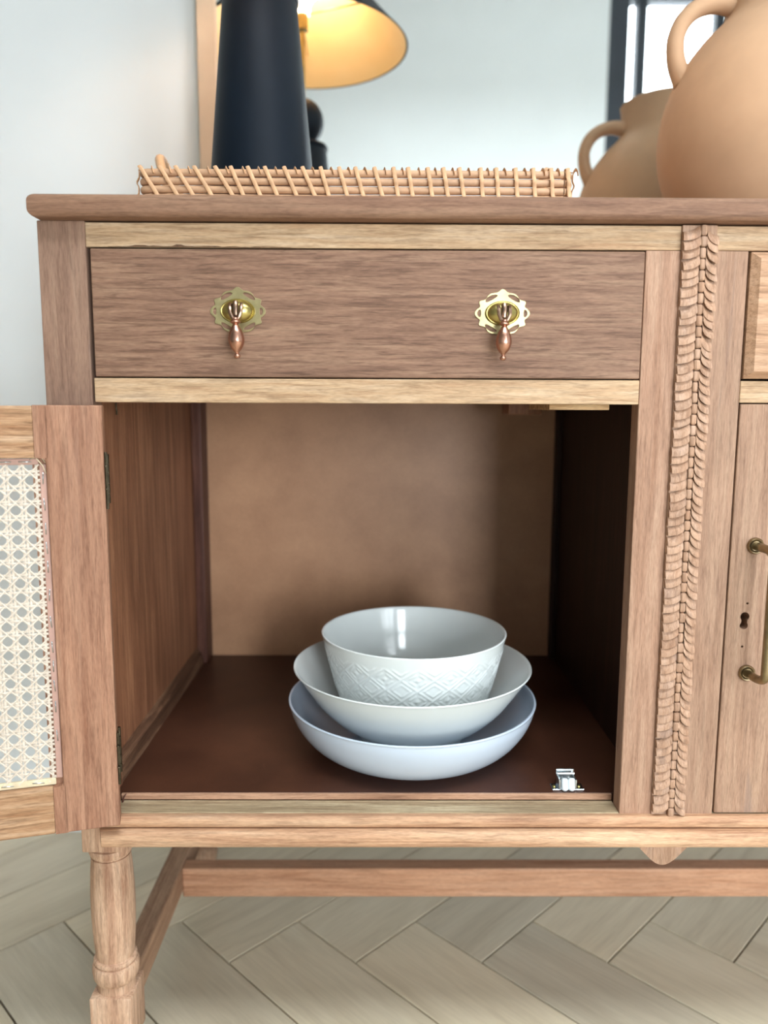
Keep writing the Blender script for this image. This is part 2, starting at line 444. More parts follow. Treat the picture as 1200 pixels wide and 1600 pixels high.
# ---- carcass
def hid(name, mat, *a): return one_box(name, M[mat], SB, *a, 0.0004, 1)
hid('side_panel', 'inner_side', -.2765, -.2530, .022, .430, .283, .8225)
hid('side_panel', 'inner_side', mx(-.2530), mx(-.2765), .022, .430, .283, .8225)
hid('partition', 'inner_shade', .2530, .2690, .0187, .424, .283, .8225)
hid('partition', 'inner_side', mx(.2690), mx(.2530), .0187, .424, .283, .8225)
hid('back_panel', 'back', -.2765, mx(-.2765), .4305, .4345, .283, .8225)
hid('base_board', 'floorboard', -.2530, .2530, .0255, .4305, .299, .3150)
hid('base_board', 'hidden', .2690, mx(.2690), .0195, .4305, .299, .3150)
hid('base_board', 'hidden', mx(.2530), mx(-.2530), .0255, .4305, .299, .3150)
hid('dust_panel', 'hidden', -.2530, .2530, .0195, .4305, .6850, .6910)
hid('dust_panel', 'hidden', mx(.2530), mx(-.2530), .0195, .4305, .6850, .6910)
# lip of the base and the pale ledge in front of it
hid('base_lip', 'lip', -.2383, .2192, .0225, .0254, .3095, .3152)
one_box('ledge', M['ledge'], SB, -.2384, .2193, .0002, .0224, .292, .3092, .0006)
one_box('ledge', M['ledge'], SB, .3045, mx(.3045), .0002, .0194, .292, .3082, .0006)
one_box('ledge', M['ledge'], SB, mx(.2193), mx(-.2384), .0002, .0224, .292, .3092, .0006)
# corner post, wall batten and front batten inside the open compartment
one_box('corner_post', M['inner_post'], SB, -.2528, -.2390, .392, .4303, .3151, .6848, .002)
one_box('corner_post', M['inner_shade'], SB, .2462, .2528, .412, .4303, .3151, .6848, .001)
bm = bmesh.new()
pv = [(-.2529, .3151), (-.2440, .3151), (-.2462, .330), (-.2529, .3375)]
a = [bm.verts.new((x, .024, z)) for x, z in pv]; b_ = [bm.verts.new((x, .3915, z)) for x, z in pv]
bm.faces.new(a); bm.faces.new(b_[::-1])
for i in range(4): bm.faces.new((a[i], b_[i], b_[(i + 1) % 4], a[(i + 1) % 4]))
obj('wall_batten', bm, M['batten'], SB)
one_box('front_cleat', M['inner_side'], SB, -.2529, -.2425, .0222, .040, .3153, .6848, .0015)
# raw wooden stop and the darker block hung under the dust panel, and a bent nail
bm = bmesh.new(); box(bm, .150, .2030, .028, .120, .6712, .6849, .0006)
obj('stop_block', bm, M['chip'], SB)
one_box('corner_block', M['inner_side'], SB, .155, .196, .275, .325, .664, .6849, .002)
bm = bmesh.new(); tube(bm, [(-.2415, .062, .685), (-.2412, .062, .672), (-.2405, .061, .665)], .0009, 8); obj('nail', bm, M['steel_dull'], SB, True)
# splinter by the ledge
bm = bmesh.new(); tube(bm, [(-.2360, .018, .3092), (-.2350, .019, .3130), (-.2330, .021, .3165)], [.0010, .0008, .0003], 6); obj('splinter', bm, M['inner_post'], SB, True)

# ---- bottom moulding: two stacked beads with mitred ends
def moulding(name, z0, z1, proj, nose):
    bm = bmesh.new()
    zc = (z0 + z1) / 2; h = (z1 - z0) / 2
    pr = [(.0, z1)] + [(-proj - nose * math.cos(t), zc + h * math.sin(t)) for t in [PI / 2 * (1 - 2 * i / 8) for i in range(9)]] + [(.0, z0)]
    L = [bm.verts.new((-.2515 - .006 * (y / .014), y, z)) for y, z in pr]
    R = [bm.verts.new((mx(-.2515) + .006 * (y / .014), y, z)) for y, z in pr]
    for i in range(len(pr) - 1): bm.faces.new((L[i], R[i], R[i + 1], L[i + 1]))
    bm.faces.new((L[-1], R[-1], R[0], L[0])); bm.faces.new(L); bm.faces.new(R[::-1])
    return obj(name, bm, M['mould'], SB)
moulding('moulding', .2975, .3085, .004, .0035)
moulding('moulding', .2815, .2970, .009, .0045)
one_box('bottom_rail', M['hidden'], SB, -.2384, mx(-.2384), .0002, .0194, .283, .2918, .0005)

# ---- drop ornaments under the carved strips
def ornament(xc):
    bm = bmesh.new()
    n = 24; pts = []
    for i in range(n + 1):
        u = -1 + 2 * i / n
        d = (.5 + .5 * math.cos(PI * abs(u))) ** .85
        if abs(u) > .72: d *= .8
        pts.append((xc + u * .032, .2815 - .0235 * d))
    out = [(xc + .032, .2835)] + [(xc - .032, .2835)]
    poly = pts + out
    f = [bm.verts.new((x, .0005, z)) for x, z in poly]; k = [bm.verts.new((x, .0145, z)) for x, z in poly]
    bm.faces.new(f); bm.faces.new(k[::-1])
    for i in range(len(poly)): j = (i + 1) % len(poly); bm.faces.new((f[i], k[i], k[j], f[j]))
    return obj('drop_ornament', bm, M['carving'], SB)
ornament(.2615); ornament(mx(.2615))

# ---- carved laurel strips
def leaf_mesh(w, sgn, drop):
    bm = bmesh.new(); ns, nt_ = 7, 4; p = .0082
    grid = []
    for j in range(nt_ + 1):
        t = j / nt_; row = []
        for i in range(ns + 1):
            s = i / ns
            x = sgn * s * w
            z = -drop * math.sin(s * PI / 2) ** (.8 if sgn < 0 else .6) - t * p * (1 - .12 * s)
            prof = .62 + .38 * math.sin(PI * (.10 + .80 * s))
            y = -(.0026 + .0036 * prof * (.20 + .80 * math.sin(t * PI * .60)))
            row.append(bm.verts.new((x, y, z)))
        grid.append(row)
    low = [bm.verts.new((v.co.x, .0, v.co.z + .0012)) for v in grid[-1]]
    grid.append(low)
    for a, b_ in zip(grid, grid[1:]):
        for i in range(ns): bm.faces.new((a[i], a[i + 1], b_[i + 1], b_[i]))
    o0 = [r[ns] for r in grid]
    ob = [bm.verts.new((sgn * w, .0, grid[0][ns].co.z))]
    bm.faces.new(o0 + ob)
    bmesh.ops.recalc_face_normals(bm, faces=bm.faces)
    me = bpy.data.meshes.new('leaf'); bm.to_mesh(me); bm.free()
    for q in me.polygons: q.use_smooth = True
    try: me.set_sharp_from_angle(angle=math.radians(42))
    except Exception: pass
    me.materials.append(M['carving']); return me
def bead_mesh():
    bm = bmesh.new(); box(bm, -.0027, .0027, -.0062, 0, -.0040, .0040, .0016, 2)
    me = bpy.data.meshes.new('bead'); bmesh.ops.recalc_face_normals(bm, faces=bm.faces); bm.to_mesh(me); bm.free()
    for q in me.polygons: q.use_smooth = True
    me.materials.append(M['carving']); return me
LEAF_L, LEAF_R, BEAD = leaf_mesh(.0136, -1, .0050), leaf_mesh(.0094, 1, .0084), bead_mesh()
def carved_strip(x0, flip=False):
    x1 = x0 + .0287
    o = one_box('carved_strip', M['carving'], SB, x0, x1, -.0012, .0185, .3065, .8215, .0004, 1)
    xc = (x0 + .0165) if not flip else (x1 - .0165)
    sg = -1 if flip else 1
    rnd = random.Random(3)
    n = 66; pz = (.8200 - .3160) / n
    for i in range(n):
        z = .8215 - i * pz
        for me, dx in ((LEAF_L, -.0027), (LEAF_R, .0027)):
            if i == 0 and me is LEAF_R: pass
            l = bpy.data.objects.new('leaf', me); COL.objects.link(l); child(l, SB); l.parent = o; l.matrix_parent_inverse = Matrix()
            l.location = (xc + sg * dx, 0, z - .0004 + rnd.uniform(-.0005, .0005)); l.rotation_euler = (0, rnd.uniform(-.06, .06), 0)
            l.scale = (sg * 1, rnd.uniform(.85, 1.12), rnd.uniform(.94, 1.06))
    nb = 57; pb = (.8215 - .3075) / nb
    for i in range(nb):
        b = bpy.data.objects.new('bead', BEAD); COL.objects.link(b); b.parent = o
        b.location = (xc + rnd.uniform(-.0003, .0003), 0, .8215 - (i + .5) * pb); b.scale = (rnd.uniform(.88, 1.05), rnd.uniform(.85, 1.05), pb / .0084)
    return o
carved_strip(.2481)
one_box('carved_strip', M['carving'], SB, mx(.2481) - .0287, mx(.2481), -.005, .0185, .3065, .8215, .003, 3)   # far strip, out of the picture

# ---- drop pulls
def plate_mesh():
    cu = bpy.data.curves.new('handle_backplate', 'CURVE'); cu.dimensions = '2D'; cu.fill_mode = 'BOTH'; cu.extrude = .0007; cu.bevel_depth = .0002
    def spl(pts):
        s = cu.splines.new('POLY'); s.points.add(len(pts) - 1)
        for q, (x, y) in zip(s.points, pts): q.co = (x, y, 0, 1)
        s.use_cyclic_u = True
    A, B = .0205, .0166
    out = []
    for i in range(240):
        t = 2 * PI * i / 240; c, s_ = math.cos(t), math.sin(t)
        k = 1.0
        def lobe(t0, wid, amp):
            d = math.atan2(math.sin(t - t0), math.cos(t - t0)); return amp * math.exp(-(d / wid) ** 2)
        k += lobe(0, .20, .11) + lobe(PI, .20, .11) + lobe(PI / 2, .15, .17) + lobe(-PI / 2, .25, .04)
        for t0 in (.55, PI - .55, PI + .55, -.55): k += lobe(t0, .10, .085)
        for t0 in (.33, PI - .33, PI + .33, -.33): k += lobe(t0, .10, -.05)
        for t0 in (.80, PI - .80, PI + .80, -.80): k += lobe(t0, .12, -.05)
        for t0 in (1.10, PI - 1.10, PI + 1.10, -1.10): k += lobe(t0, .20, .06)
        out.append((A * c * k, B * s_ * k))
    spl(out)
    def hole(pts): spl(pts[::-1])
    for sx in (1, -1):
        for sy in (1, -1):
            inner = []; outer = []
            for i in range(13):
                f = i / 12; t = .66 + f * .69
                th = .105 * math.sin(PI * f) ** .55 + .006
                kc = .868 + .03 * f
                c, s_ = math.cos(t), math.sin(t)
                inner.append((sx * A * c * (kc - th), sy * B * s_ * (kc - th)))
                outer.append((sx * A * c * (kc + th), sy * B * s_ * (kc + th)))
            hole(inner + outer[::-1])
        hole([(sx * (.0184 + .0024 * math.cos(t) * (1 if math.cos(t) > 0 else .35)), .0031 * math.sin(t)) for t in [2 * PI * i / 18 for i in range(18)]])
    o = bpy.data.objects.new('tmp', cu); COL.objects.link(o)
    dg = bpy.context.evaluated_depsgraph_get()
    me = bpy.data.meshes.new_from_object(o.evaluated_get(dg)); bpy.data.objects.remove(o)
    me.transform(Matrix.Rotation(PI / 2, 4, 'X')); me.name = 'handle_backplate'
    me.materials.clear(); me.materials.append(M['brass_dark']); return me
PLATE = plate_mesh()
def mesh_of(bm, mat, name, smooth=True, auto=40):
    bmesh.ops.recalc_face_normals(bm, faces=bm.faces)
    me = bpy.data.meshes.new(name); bm.to_mesh(me); bm.free()
    if smooth:
        for q in me.polygons: q.use_smooth = True
        me.set_sharp_from_angle(angle=math.radians(auto))
    me.materials.append(mat); return me
bm = bmesh.new()
lathe(bm, [(1.0, 0), (1.0, .0016), (.97, .0022), (.93, .0018), (.90, .0018), (.86, .0030), (.70, .0052), (.45, .0067), (.2, .0073), (0, .0074)], n=48, sx=.0142, sy=.0098)
bmesh.ops.transform(bm, matrix=Matrix.Rotation(PI / 2, 4, 'X'), verts=bm.verts)
BOSS = mesh_of(bm, M['brass'], 'handle_boss')
bm = bmesh.new()     # ribbed yoke: two prongs joined in a U and the tongue between them
for sx in (-1, 1): tube(bm, [(sx * .0029, -.005, .0040), (sx * .0033, -.0085, .0040), (sx * .0034, -.0112, .0015), (sx * .0032, -.0122, -.002), (sx * .0020, -.0122, -.0055), (0, -.0122, -.0068)], [.0011, .0012, .0012, .0012, .0012, .0013], 8)
tube(bm, [(0, -.004, .0048), (0, -.0095, .0050), (0, -.0118, .0020), (0, -.0112, -.003), (0, -.0075, -.004)], .0017, 10)
YOKE = mesh_of(bm, plain('aged_copper_yoke', (150, 122, 104), .3, 1, var=.25, nscale=150), 'handle_yoke'); YOKE.transform(Matrix.Diagonal((1.35, 1.0, 1.15, 1)))
bm = bmesh.new()
lathe(bm, smooth_profile([(0, -.0062), (.0018, -.0066), (.0020, -.0078), (.0035, -.0092), (.0037, -.0104), (.0020, -.0117), (.0024, -.0128), (.0046, -.0175), (.0057, -.0228), (.0056, -.0262), (.0042, -.0305), (.0018, -.0338), (.0012, -.0350), (.0021, -.0362), (.0023, -.0374), (.0015, -.0388), (0, -.0392)], 4), 0, -.0122, 0, 28)
DROP = mesh_of(bm, M['copper'], 'handle_drop', True, 60); DROP.transform(Matrix.Diagonal((1.12, 1.12, 1, 1)))
def pull(parent, x, z, swing=0.0):
    for me, nm in ((PLATE, 'handle_backplate'), (BOSS, 'handle_boss'), (YOKE, 'handle_yoke'), (DROP, 'handle_drop')):
        o = bpy.data.objects.new(nm, me); COL.objects.link(o); child(o, SB); o.parent = parent; o.matrix_parent_inverse = Matrix()
        o.location = (x, -.0012 if nm == 'handle_backplate' else (-.0022 if nm == 'handle_boss' else -.0022), z)
        if nm in ('handle_drop', 'handle_yoke'): o.rotation_euler = (0, swing, 0)
dr = one_box('drawer', M['drawer'], SB, -.2363, .2186, -.0012, .0200, .6972, .8004, .0012, 3)
pull(dr, -.1163, .7508, -.03); pull(dr, .1020, .7502, .02)
dr2 = one_box('drawer', M['drawer'], SB, mx(.2178), mx(-.2352), -.0012, .0200, .6972, .8004, .0012, 3)
pull(dr2, mx(.1020), .7502); pull(dr2, mx(-.1163), .7508)
# middle drawer with chamfered edge
bm = bmesh.new(); box(bm, .3058, mx(.3058), -.007, .0200, .6980, .8004)
es = [e for e in bm.edges if e.verts[0].co.y < 0 and e.verts[1].co.y < 0]
bmesh.ops.bevel(bm, geom=es, offset=.0058, segments=1, affect='EDGES')
MD = wood('tan_drawer_wood', (150, 115, 88), (178, 142, 113), (192, 158, 130), 'X', pore=.5)
dr3 = obj('drawer', bm, MD, SB)
pull(dr3, XM, .7505)
for ob_ in list(dr3.children): ob_.location.y -= .0058

# ---- middle door with lock and bar handle
door_m = bmesh.new(); box(door_m, .3052, .3545, -.0008, .0190, .3095, .6768, .0009)
dm = obj('door', door_m, M['stile_grey'], SB)
cut = bmesh.new()
def disc(bm, cx, cz, r, y0=-.01, y1=.013, n=16):
    a = [bm.verts.new((cx + r * math.cos(2 * PI * i / n), y0, cz + r * math.sin(2 * PI * i / n))) for i in range(n)]
    b_ = [bm.verts.new((v.co.x, y1, v.co.z)) for v in a]
    bm.faces.new(a); bm.faces.new(b_[::-1])
    for i in range(n): bm.faces.new((a[i], b_[i], b_[(i + 1) % n], a[(i + 1) % n]))
KX = .3212
def boolean(target, cutter_bm):
    bmesh.ops.recalc_face_normals(cutter_bm, faces=cutter_bm.faces)
    me = bpy.data.meshes.new('cutter'); cutter_bm.to_mesh(me); cutter_bm.free()
    co = bpy.data.objects.new('cutter', me); COL.objects.link(co)
    md = target.modifiers.new('b', 'BOOLEAN'); md.operation = 'DIFFERENCE'; md.object = co; md.solver = 'EXACT'
    bpy.context.view_layer.update()
    dg = bpy.context.evaluated_depsgraph_get()
    nm = bpy.data.meshes.new_from_object(target.evaluated_get(dg))
    target.modifiers.clear(); target.data = nm; bpy.data.objects.remove(co)
disc(cut, KX, .4926, .0040); boolean(dm, cut)
cut = bmesh.new(); disc(cut, KX - .0004, .4846, .0036); boolean(dm, cut)
cut = bmesh.new(); box(cut, KX - .0028, KX + .0024, -.01, .013, .4842, .4928); boolean(dm, cut)
for zz in (.5045, .4655):
    cut = bmesh.new(); disc(cut, KX + (.0015 if zz > .49 else -.0006), zz, .0011, n=10); boolean(dm, cut)
one_box('lock_cavity', M['void'], dm, KX - .006, KX + .006, .0122, .0126, .462, .508, 0).matrix_parent_inverse = Matrix()
def sub(o, p): o.parent = p; o.matrix_parent_inverse = Matrix(); return o
def sub_box(name, mat, p, *a, bev=.0008): return sub(one_box(name, M[mat], None, *a, bev), p)
sub_box('door_rail', 'mould', dm, .3549, mx(.3549), 0, .0185, .3095, .3580)
sub_box('door_rail', 'mould', dm, .3549, mx(.3549), 0, .0185, .6290, .6768)
sub_box('door_stile', 'stile_grey', dm, mx(.3545), mx(.3052), -.0008, .0190, .3095, .6768)
sub_box('door_panel', 'stile', dm, .3549, mx(.3549), .006, .0140, .3582, .6288)
hb = bmesh.new()
zt, zb, hx, hy = .5557, .4418, .3278, -.030
path = [(hx - .002, -.001, zt), (hx - .001, -.016, zt)] + [(hx, -.0165 - .0135 * math.sin(t), zt - .0075 * (1 - math.cos(t)) ) for t in [i / 6 * PI / 2 for i in range(1, 7)]]
path += [(hx, hy, z) for z in [zt - .02, (zt + zb) / 2, zb + .02]]
path += [(hx, -.0165 - .0135 * math.cos(t), zb + .0075 * (1 - math.sin(t))) for t in [i / 6 * PI / 2 for i in range(0, 6)]] + [(hx - .001, -.016, zb), (hx - .002, -.001, zb)]
tube(hb, path, .0037, 14)
sub(obj('bar_handle', hb, M['brass_bar'], None, True), dm)
for z in (zt, zb):
    rb = bmesh.new(); lathe(rb, [(0, 0), (.0072, 0), (.0072, .0018), (.0062, .0030), (.0048, .0026), (.0042, .0018), (0, .0018)], n=28)
    bmesh.ops.transform(rb, matrix=Matrix.Translation((hx - .002, -.001, z)) @ Matrix.Rotation(PI / 2, 4, 'X'), verts=rb.verts)
    sub(obj('handle_rose', rb, M['brass_bar'], None, True, 40), dm)

# ---- cane door (built along local x from the hinge edge, inner face at local y = 0, z up)
ZB, ZT = .3082, .6735
DW, DT = .4560, .0200
RU0, RU1, RZ0, RZ1 = .0445, DW - .0445, .3510, .6312     # rebate that holds the cane
RD = .0065
def cane_door(origin, ang, flip):
    """hinge edge at origin; local +x runs across the door, local -y faces the viewer when open"""
    bm = bmesh.new()
    J = .0525
    def lb(x0, x1, y0, y1, z0, z1, bev=0.0): box(bm, x0, x1, y0, y1, z0, z1, bev)
    lb(0, RU0, 0, DT, ZB, ZT, .0012)
    lb(RU0 - .002, J, 0, DT, ZB, RZ0, .0); lb(RU0 - .002, J, 0, DT, RZ1, ZT, .0)
    lb(RU0 - .002, J + .003, RD, DT, RZ0, RZ1)
    for zc, s_ in ((RZ0, 1), (RZ1, -1)):       # rounded corners of the routed rebate
        n = 6; r = .004
        pts = [(RU0, zc)] + [(RU0 + r - r * math.cos(t), zc + s_ * (r - r * math.sin(t))) for t in [i / n * PI / 2 for i in range(n + 1)]]
        f = [bm.verts.new((x, .0002, z)) for x, z in pts]; k = [bm.verts.new((x, RD, z)) for x, z in pts]
        bm.faces.new(f)
        for i in range(len(pts)): j = (i + 1) % len(pts); bm.faces.new((f[i], k[i], k[j], f[j]))
    d = obj('door', bm, M['door_stile'], SB)
    d.parent = SB
    d.matrix_parent_inverse = WM[SB.name].inverted()
    d.location = origin; d.rotation_euler = (0, 0, ang)
    if flip: d.scale = (-1, 1, 1)
    sub_box('door_stile', 'door_stile', d, DW - J, DW, 0, DT, ZB, ZT, bev=.0012)
    sub_box('door_rail', 'oak_warm', d, J + .0002, DW - J - .0002, 0, DT, RZ1, ZT - .0005)
    sub_box('door_rail', 'oak_warm', d, J + .0002, DW - J - .0002, 0, DT, ZB + .0005, RZ0)
    # cane webbing: paired verticals, paired horizontals and two sets of diagonals
    bm = bmesh.new()
    p = .0121; yc = RD - .0012; ht = .0003
    x0, x1, z0, z1 = RU0 + .0056, RU1 - .0050, RZ0 + .0035, RZ1 - .0052
    def strand(pts, w):
        prev = None
        for i, (x, y, z) in enumerate(pts):
            a = pts[max(i - 1, 0)]; b2 = pts[min(i + 1, len(pts) - 1)]
            t = Vector((b2[0] - a[0], 0, b2[2] - a[2])).normalized(); n = Vector((-t.z, 0, t.x)) * (w / 2)
            c = Vector((x, y, z))
            q = [bm.verts.new(c + n + Vector((0, ht, 0))), bm.verts.new(c + n - Vector((0, ht * .4, 0))), bm.verts.new(c - Vector((0, ht, 0))), bm.verts.new(c - n - Vector((0, ht * .4, 0))), bm.verts.new(c - n + Vector((0, ht, 0)))]
            if prev:
                for k in range(5): bm.faces.new((prev[k], prev[(k + 1) % 5], q[(k + 1) % 5], q[k]))
            prev = q
    hx0, hz0 = .0574 - .0, .6128           # a hole centre measured on the panel
    rr = random.Random(5)
    i0 = math.ceil((x0 - hx0) / p - .5); i1 = math.floor((x1 - hx0) / p - .5)
    j0 = math.ceil((z0 - hz0) / p - .5); j1 = math.floor((z1 - hz0) / p - .5)
    dl = .00138; w = .0019
    for i in range(i0 - 1, i1 + 2):
        for s_ in (-1, 1):
            x = hx0 + (i + .5) * p + s_ * dl
            if not x0 <= x <= x1: continue
            n = int((z1 - z0) / (p / 2)); jx = rr.uniform(-.0002, .0002)
            strand([(x + jx, yc + .0 * k, z0 + (z1 - z0) * k / n) for k in range(n + 1)], w)
    for j in range(j0 - 1, j1 + 2):
        for s_ in (-1, 1):
            z = hz0 + (j + .5) * p + s_ * dl
            if not z0 <= z <= z1: continue
            n = int((x1 - x0) / (p / 2)); jz = rr.uniform(-.0002, .0002)
            strand([(x0 + (x1 - x0) * k / n, yc + .0009 * (1 if (k + (s_ > 0)) % 2 else -1), z + jz) for k in range(n + 1)], w)
    for s_ in (1, -1):
        for k in range(-80, 81):
            # line (x-hx0) + s_*(z-hz0) = (k+.5)*p
            c = (k + .5) * p
            pts = []
            # clip against the panel
            xa, xb = x0, x1
            za, zb2 = sorted(((c - (z0 - hz0) * s_) + hx0, (c - (z1 - hz0) * s_) + hx0))
            xa = max(xa, za); xb = min(xb, zb2)
            if xb - xa < .003: continue
            n = max(2, int((xb - xa) / (p / 2)))
            for q in range(n + 1):
                x = xa + (xb - xa) * q / n; z = hz0 + s_ * (c - (x - hx0))
                pts.append((x, yc - .0009 - .0003 * s_ + .0004 * (1 if q % 2 else -1) * s_, z))
            strand(pts, .0013)
    cw = sub(obj('cane_webbing', bm, M['cane'], None), d); cw['kind'] = 'stuff'
    cw['label'] = 'pale woven cane webbing with octagonal holes'
    # retaining strips, staples and hinges
    s = sub_box('retaining_strip', 'strip', d, RU0 + .0006, RU0 + .0056, RD - .0022, RD, RZ0 + .006, RZ1 - .0052, bev=.0005); s['label'] = 'pinkish strip stapled along the cane'
    sub_box('retaining_strip', 'strip', d, RU1 - .0056, RU1 - .0006, RD - .0022, RD, RZ0 + .006, RZ1 - .0052, bev=.0005)
    sub_box('retaining_strip', 'strip', d, RU0 + .0060, RU1 - .0060, RD - .0022, RD, RZ1 - .0056, RZ1 - .0006, bev=.0005)
    s = sub_box('retaining_strip', 'cane_edge', d, RU0 + .0060, RU1 - .0060, RD - .0028, RD, RZ0 + .0006, RZ0 + .0064, bev=.0005); s['label'] = 'pale frayed cane edge'
    def staple(x, z, vert, tilt):
        b = bmesh.new(); L = .0047; t = .0005
        tube(b, [(-L, .0014, 0), (-L, 0, 0), (L, 0, 0), (L, .0014, 0)], t, 6)
        o = sub(obj('staple', b, M['steel'], None, True), d)
        o.location = (x, RD - .0028, z); o.rotation_euler = (0, (PI / 2 if vert else 0) + tilt, 0)
    z = RZ1 - .0165; k = 0
    while z > RZ0 + .02:
        staple(RU0 + .0031, z, True, rr.uniform(-.10, .10)); z -= .0165 + rr.uniform(-.001, .009) ; k += 1
    for q in range(6):
        staple(RU0 + .016 + q * .0150, RZ1 - .0031, False, rr.uniform(-.06, .06))
    for q in range(4):
        staple(RU0 + .020 + q * .024, RZ0 + .0035, False, rr.uniform(-.12, .12))
    # frayed cane tail at the corner of the panel
    b = bmesh.new()
    tube(b, [(RU0 + .012, RD - .004, RZ1 - .001), (RU0 + .0075, RD - .0055, RZ1 + .0005), (RU0 + .0028, RD - .005, RZ1 - .006), (RU0 + .0005, RD - .0035, RZ1 - .0125)], .0009, 6, .5)
    tube(b, [(RU0 + .009, RD - .004, RZ1 + .000), (RU0 + .004, RD - .006, RZ1 + .0022), (RU0 + .0008, RD - .004, RZ1 - .004)], .0006, 6, .6)
    sub(obj('cane_tail', b, M['cane_edge'], None, True), d)
    for zc in (.6118, .3700):
        b = bmesh.new()
        for i in range(5):
            za = zc - .0208 + i * .0084
            lathe(b, [(0, 0), (.0017, 0), (.0017, .0079), (0, .0079)], -.0009, .0006 if not flip else .0194, za, 12)
        box(b, -.0004, .0012, .0012, .012, zc - .021, zc + .021)
        tube(b, [(-.0012, .0006, zc - .0235), (-.0012, .0006, zc + .0235)], .0012, 8)
        for q in (-.007, .012):
            lathe(b, [(0, 0), (.0016, 0), (.0012, .0008), (0, .001)], -.0012, -.0016, zc + q, 10)
        sub(obj('hinge', b, M['steel_dull'], None, True, 40), d)
    return d
# open door: local +x must run left and towards the viewer, local +y away from the viewer
cd = cane_door((-.2253, -.0205, 0), math.radians(15.4), True)
cane_door((mx(-.2375), -.0010, 0), 0, True)      # the closed twin at the far end

# ---- roller catch on the base
rc_b = bmesh.new()
box(rc_b, .1655, .1955, .0300, .0420, .3151, .3160, .0003, 1)                    # foot plate
box(rc_b, .1715, .1727, .0300, .0440, .3160, .3255); box(rc_b, .1868, .1880, .0300, .0440, .3160, .3255)
box(rc_b, .1715, .1880, .0428, .0440, .3160, .3300)
tube(rc_b, [(.1720, .0395, .3275), (.1878, .0395, .3275)], .0011, 8); tube(rc_b, [(.1720, .0335, .3245), (.1878, .0335, .3245)], .0009, 8)
rc = obj('roller_catch', rc_b, M['steel'], SB); rc['label'] = 'small zinc roller catch with two white rollers'
for x in (.1765, .1830):
    b = bmesh.new(); lathe(b, [(0, -.0058), (.0016, -.0058), (.0031, -.0045), (.0031, .0045), (.0024, .0056), (0, .0056)], n=16)
    bmesh.ops.transform(b, matrix=Matrix.Translation((x, .0290, .3215)) @ Matrix.Rotation(-.25, 4, 'X'), verts=b.verts)
    sub(obj('roller', b, M['nylon'], None, True, 35), rc)
for x in (.1682, .1917):
    b = bmesh.new(); lathe(b, [(0, 0), (.0019, 0), (.0015, .0009), (0, .0012)], x, .0365, .3160, 14)
    sub(obj('screw', b, M['brass'], None, True, 35), rc)

# ---- legs and stretchers
def leg(cx, cy):
    bm = bmesh.new(); h = .0200
    box(bm, cx - h, cx + h, cy - h, cy + h, .2560, .2970, .0012)
    lathe(bm, [(0, .2565), (.0178, .2565), (.0178, .2545), (.0200, .2540), (.0206, .2520), (.0204, .2495), (.0192, .2462), (.0178, .2452), (.0178, .2444), (.0190, .2442)] +
          smooth_profile([(.0184, .2438), (.0196, .2300), (.0207, .2050), (.0208, .1850), (.0200, .1620), (.0184, .1430), (.0178, .1385)], 5) +
          [(.0184, .1380), (.0198, .1376), (.0207, .1360), (.0207, .1344), (.0194, .1334), (.0194, .1326), (.0208, .1322), (.0221, .1290), (.0224, .1240), (.0216, .1180), (.0196, .1140), (.0180, .1128), (.0180, .1030), (0, .1030)], cx, cy, 0, 48)
    h = .0205
    box(bm, cx - h, cx + h, cy - h, cy + h, .0480, .1042, .0018)
    lathe(bm, [(0, .049), (.0165, .0490), (.0150, .0450)] + smooth_profile([(.0160, .0430), (.0212, .0330), (.0222, .0220), (.0200, .0100), (.0165, .0)], 4) + [(0, 0)], cx, cy, 0, 40)
    return obj('leg', bm, M['leg'], SB, True, 32)
LX = -.2578
for x in (LX, mx(LX)):
    for y in (.0430, .4080): leg(x, y)
for x in (LX, mx(LX)):
    one_box('side_stretcher', M['stretch_y'], SB, x - .0125, x + .0125, .0635, .3875, .0640, .0985, .002)
one_box('cross_stretcher', M['stretch_x'], SB, LX + .0125, mx(LX) - .0125, .2480, .2700, .0580, .0965, .002)

# ------------------------------------------------------------------ bowls
BX, BY = .0362, .1320
def bowl(name, label, prof, mat, z, embossed=False):
    b = bmesh.new(); lathe(b, prof, 0, 0, 0, 96)
    o = obj(name, b, mat, None, True, 50)
    o.location = (BX, BY, z)
    o['label'] = label; o['category'] = 'bowl'; o['group'] = 'stacked white bowls'
    return o
bowl('serving_bowl', 'widest shallow white bowl at the bottom of the stack in the cabinet',
     [(0, .004), (.066, .004), (.068, .001), (.074, .0), (.082, .0012)] + smooth_profile([(.084, .0018), (.0985, .0080), (.1110, .0180), (.1210, .0310), (.1270, .0440), (.1292, .0535)], 5) + [(.1300, .0548), (.1294, .0558), (.1278, .0555)] +
     smooth_profile([(.1268, .0530), (.1235, .0425), (.1160, .0320), (.100, .0190), (.078, .0115), (.040, .0098), (0, .0095)], 5), M['ceramic_cool'], .3151)
bowl('soup_bowl', 'plain flared white bowl in the middle of the stack',
     [(0, .003), (.048, .003), (.050, .0), (.0545, .0), (.0550, .0100)] + smooth_profile([(.0560, .0108), (.074, .0190), (.095, .0375), (.111, .0590), (.1228, .0770)], 5) + [(.1246, .0787), (.1240, .0799), (.1224, .0791)] +
     smooth_profile([(.1212, .0775), (.1080, .0605), (.091, .0405), (.070, .0215), (.048, .0110), (0, .0090)], 5), M['ceramic'], .3262)

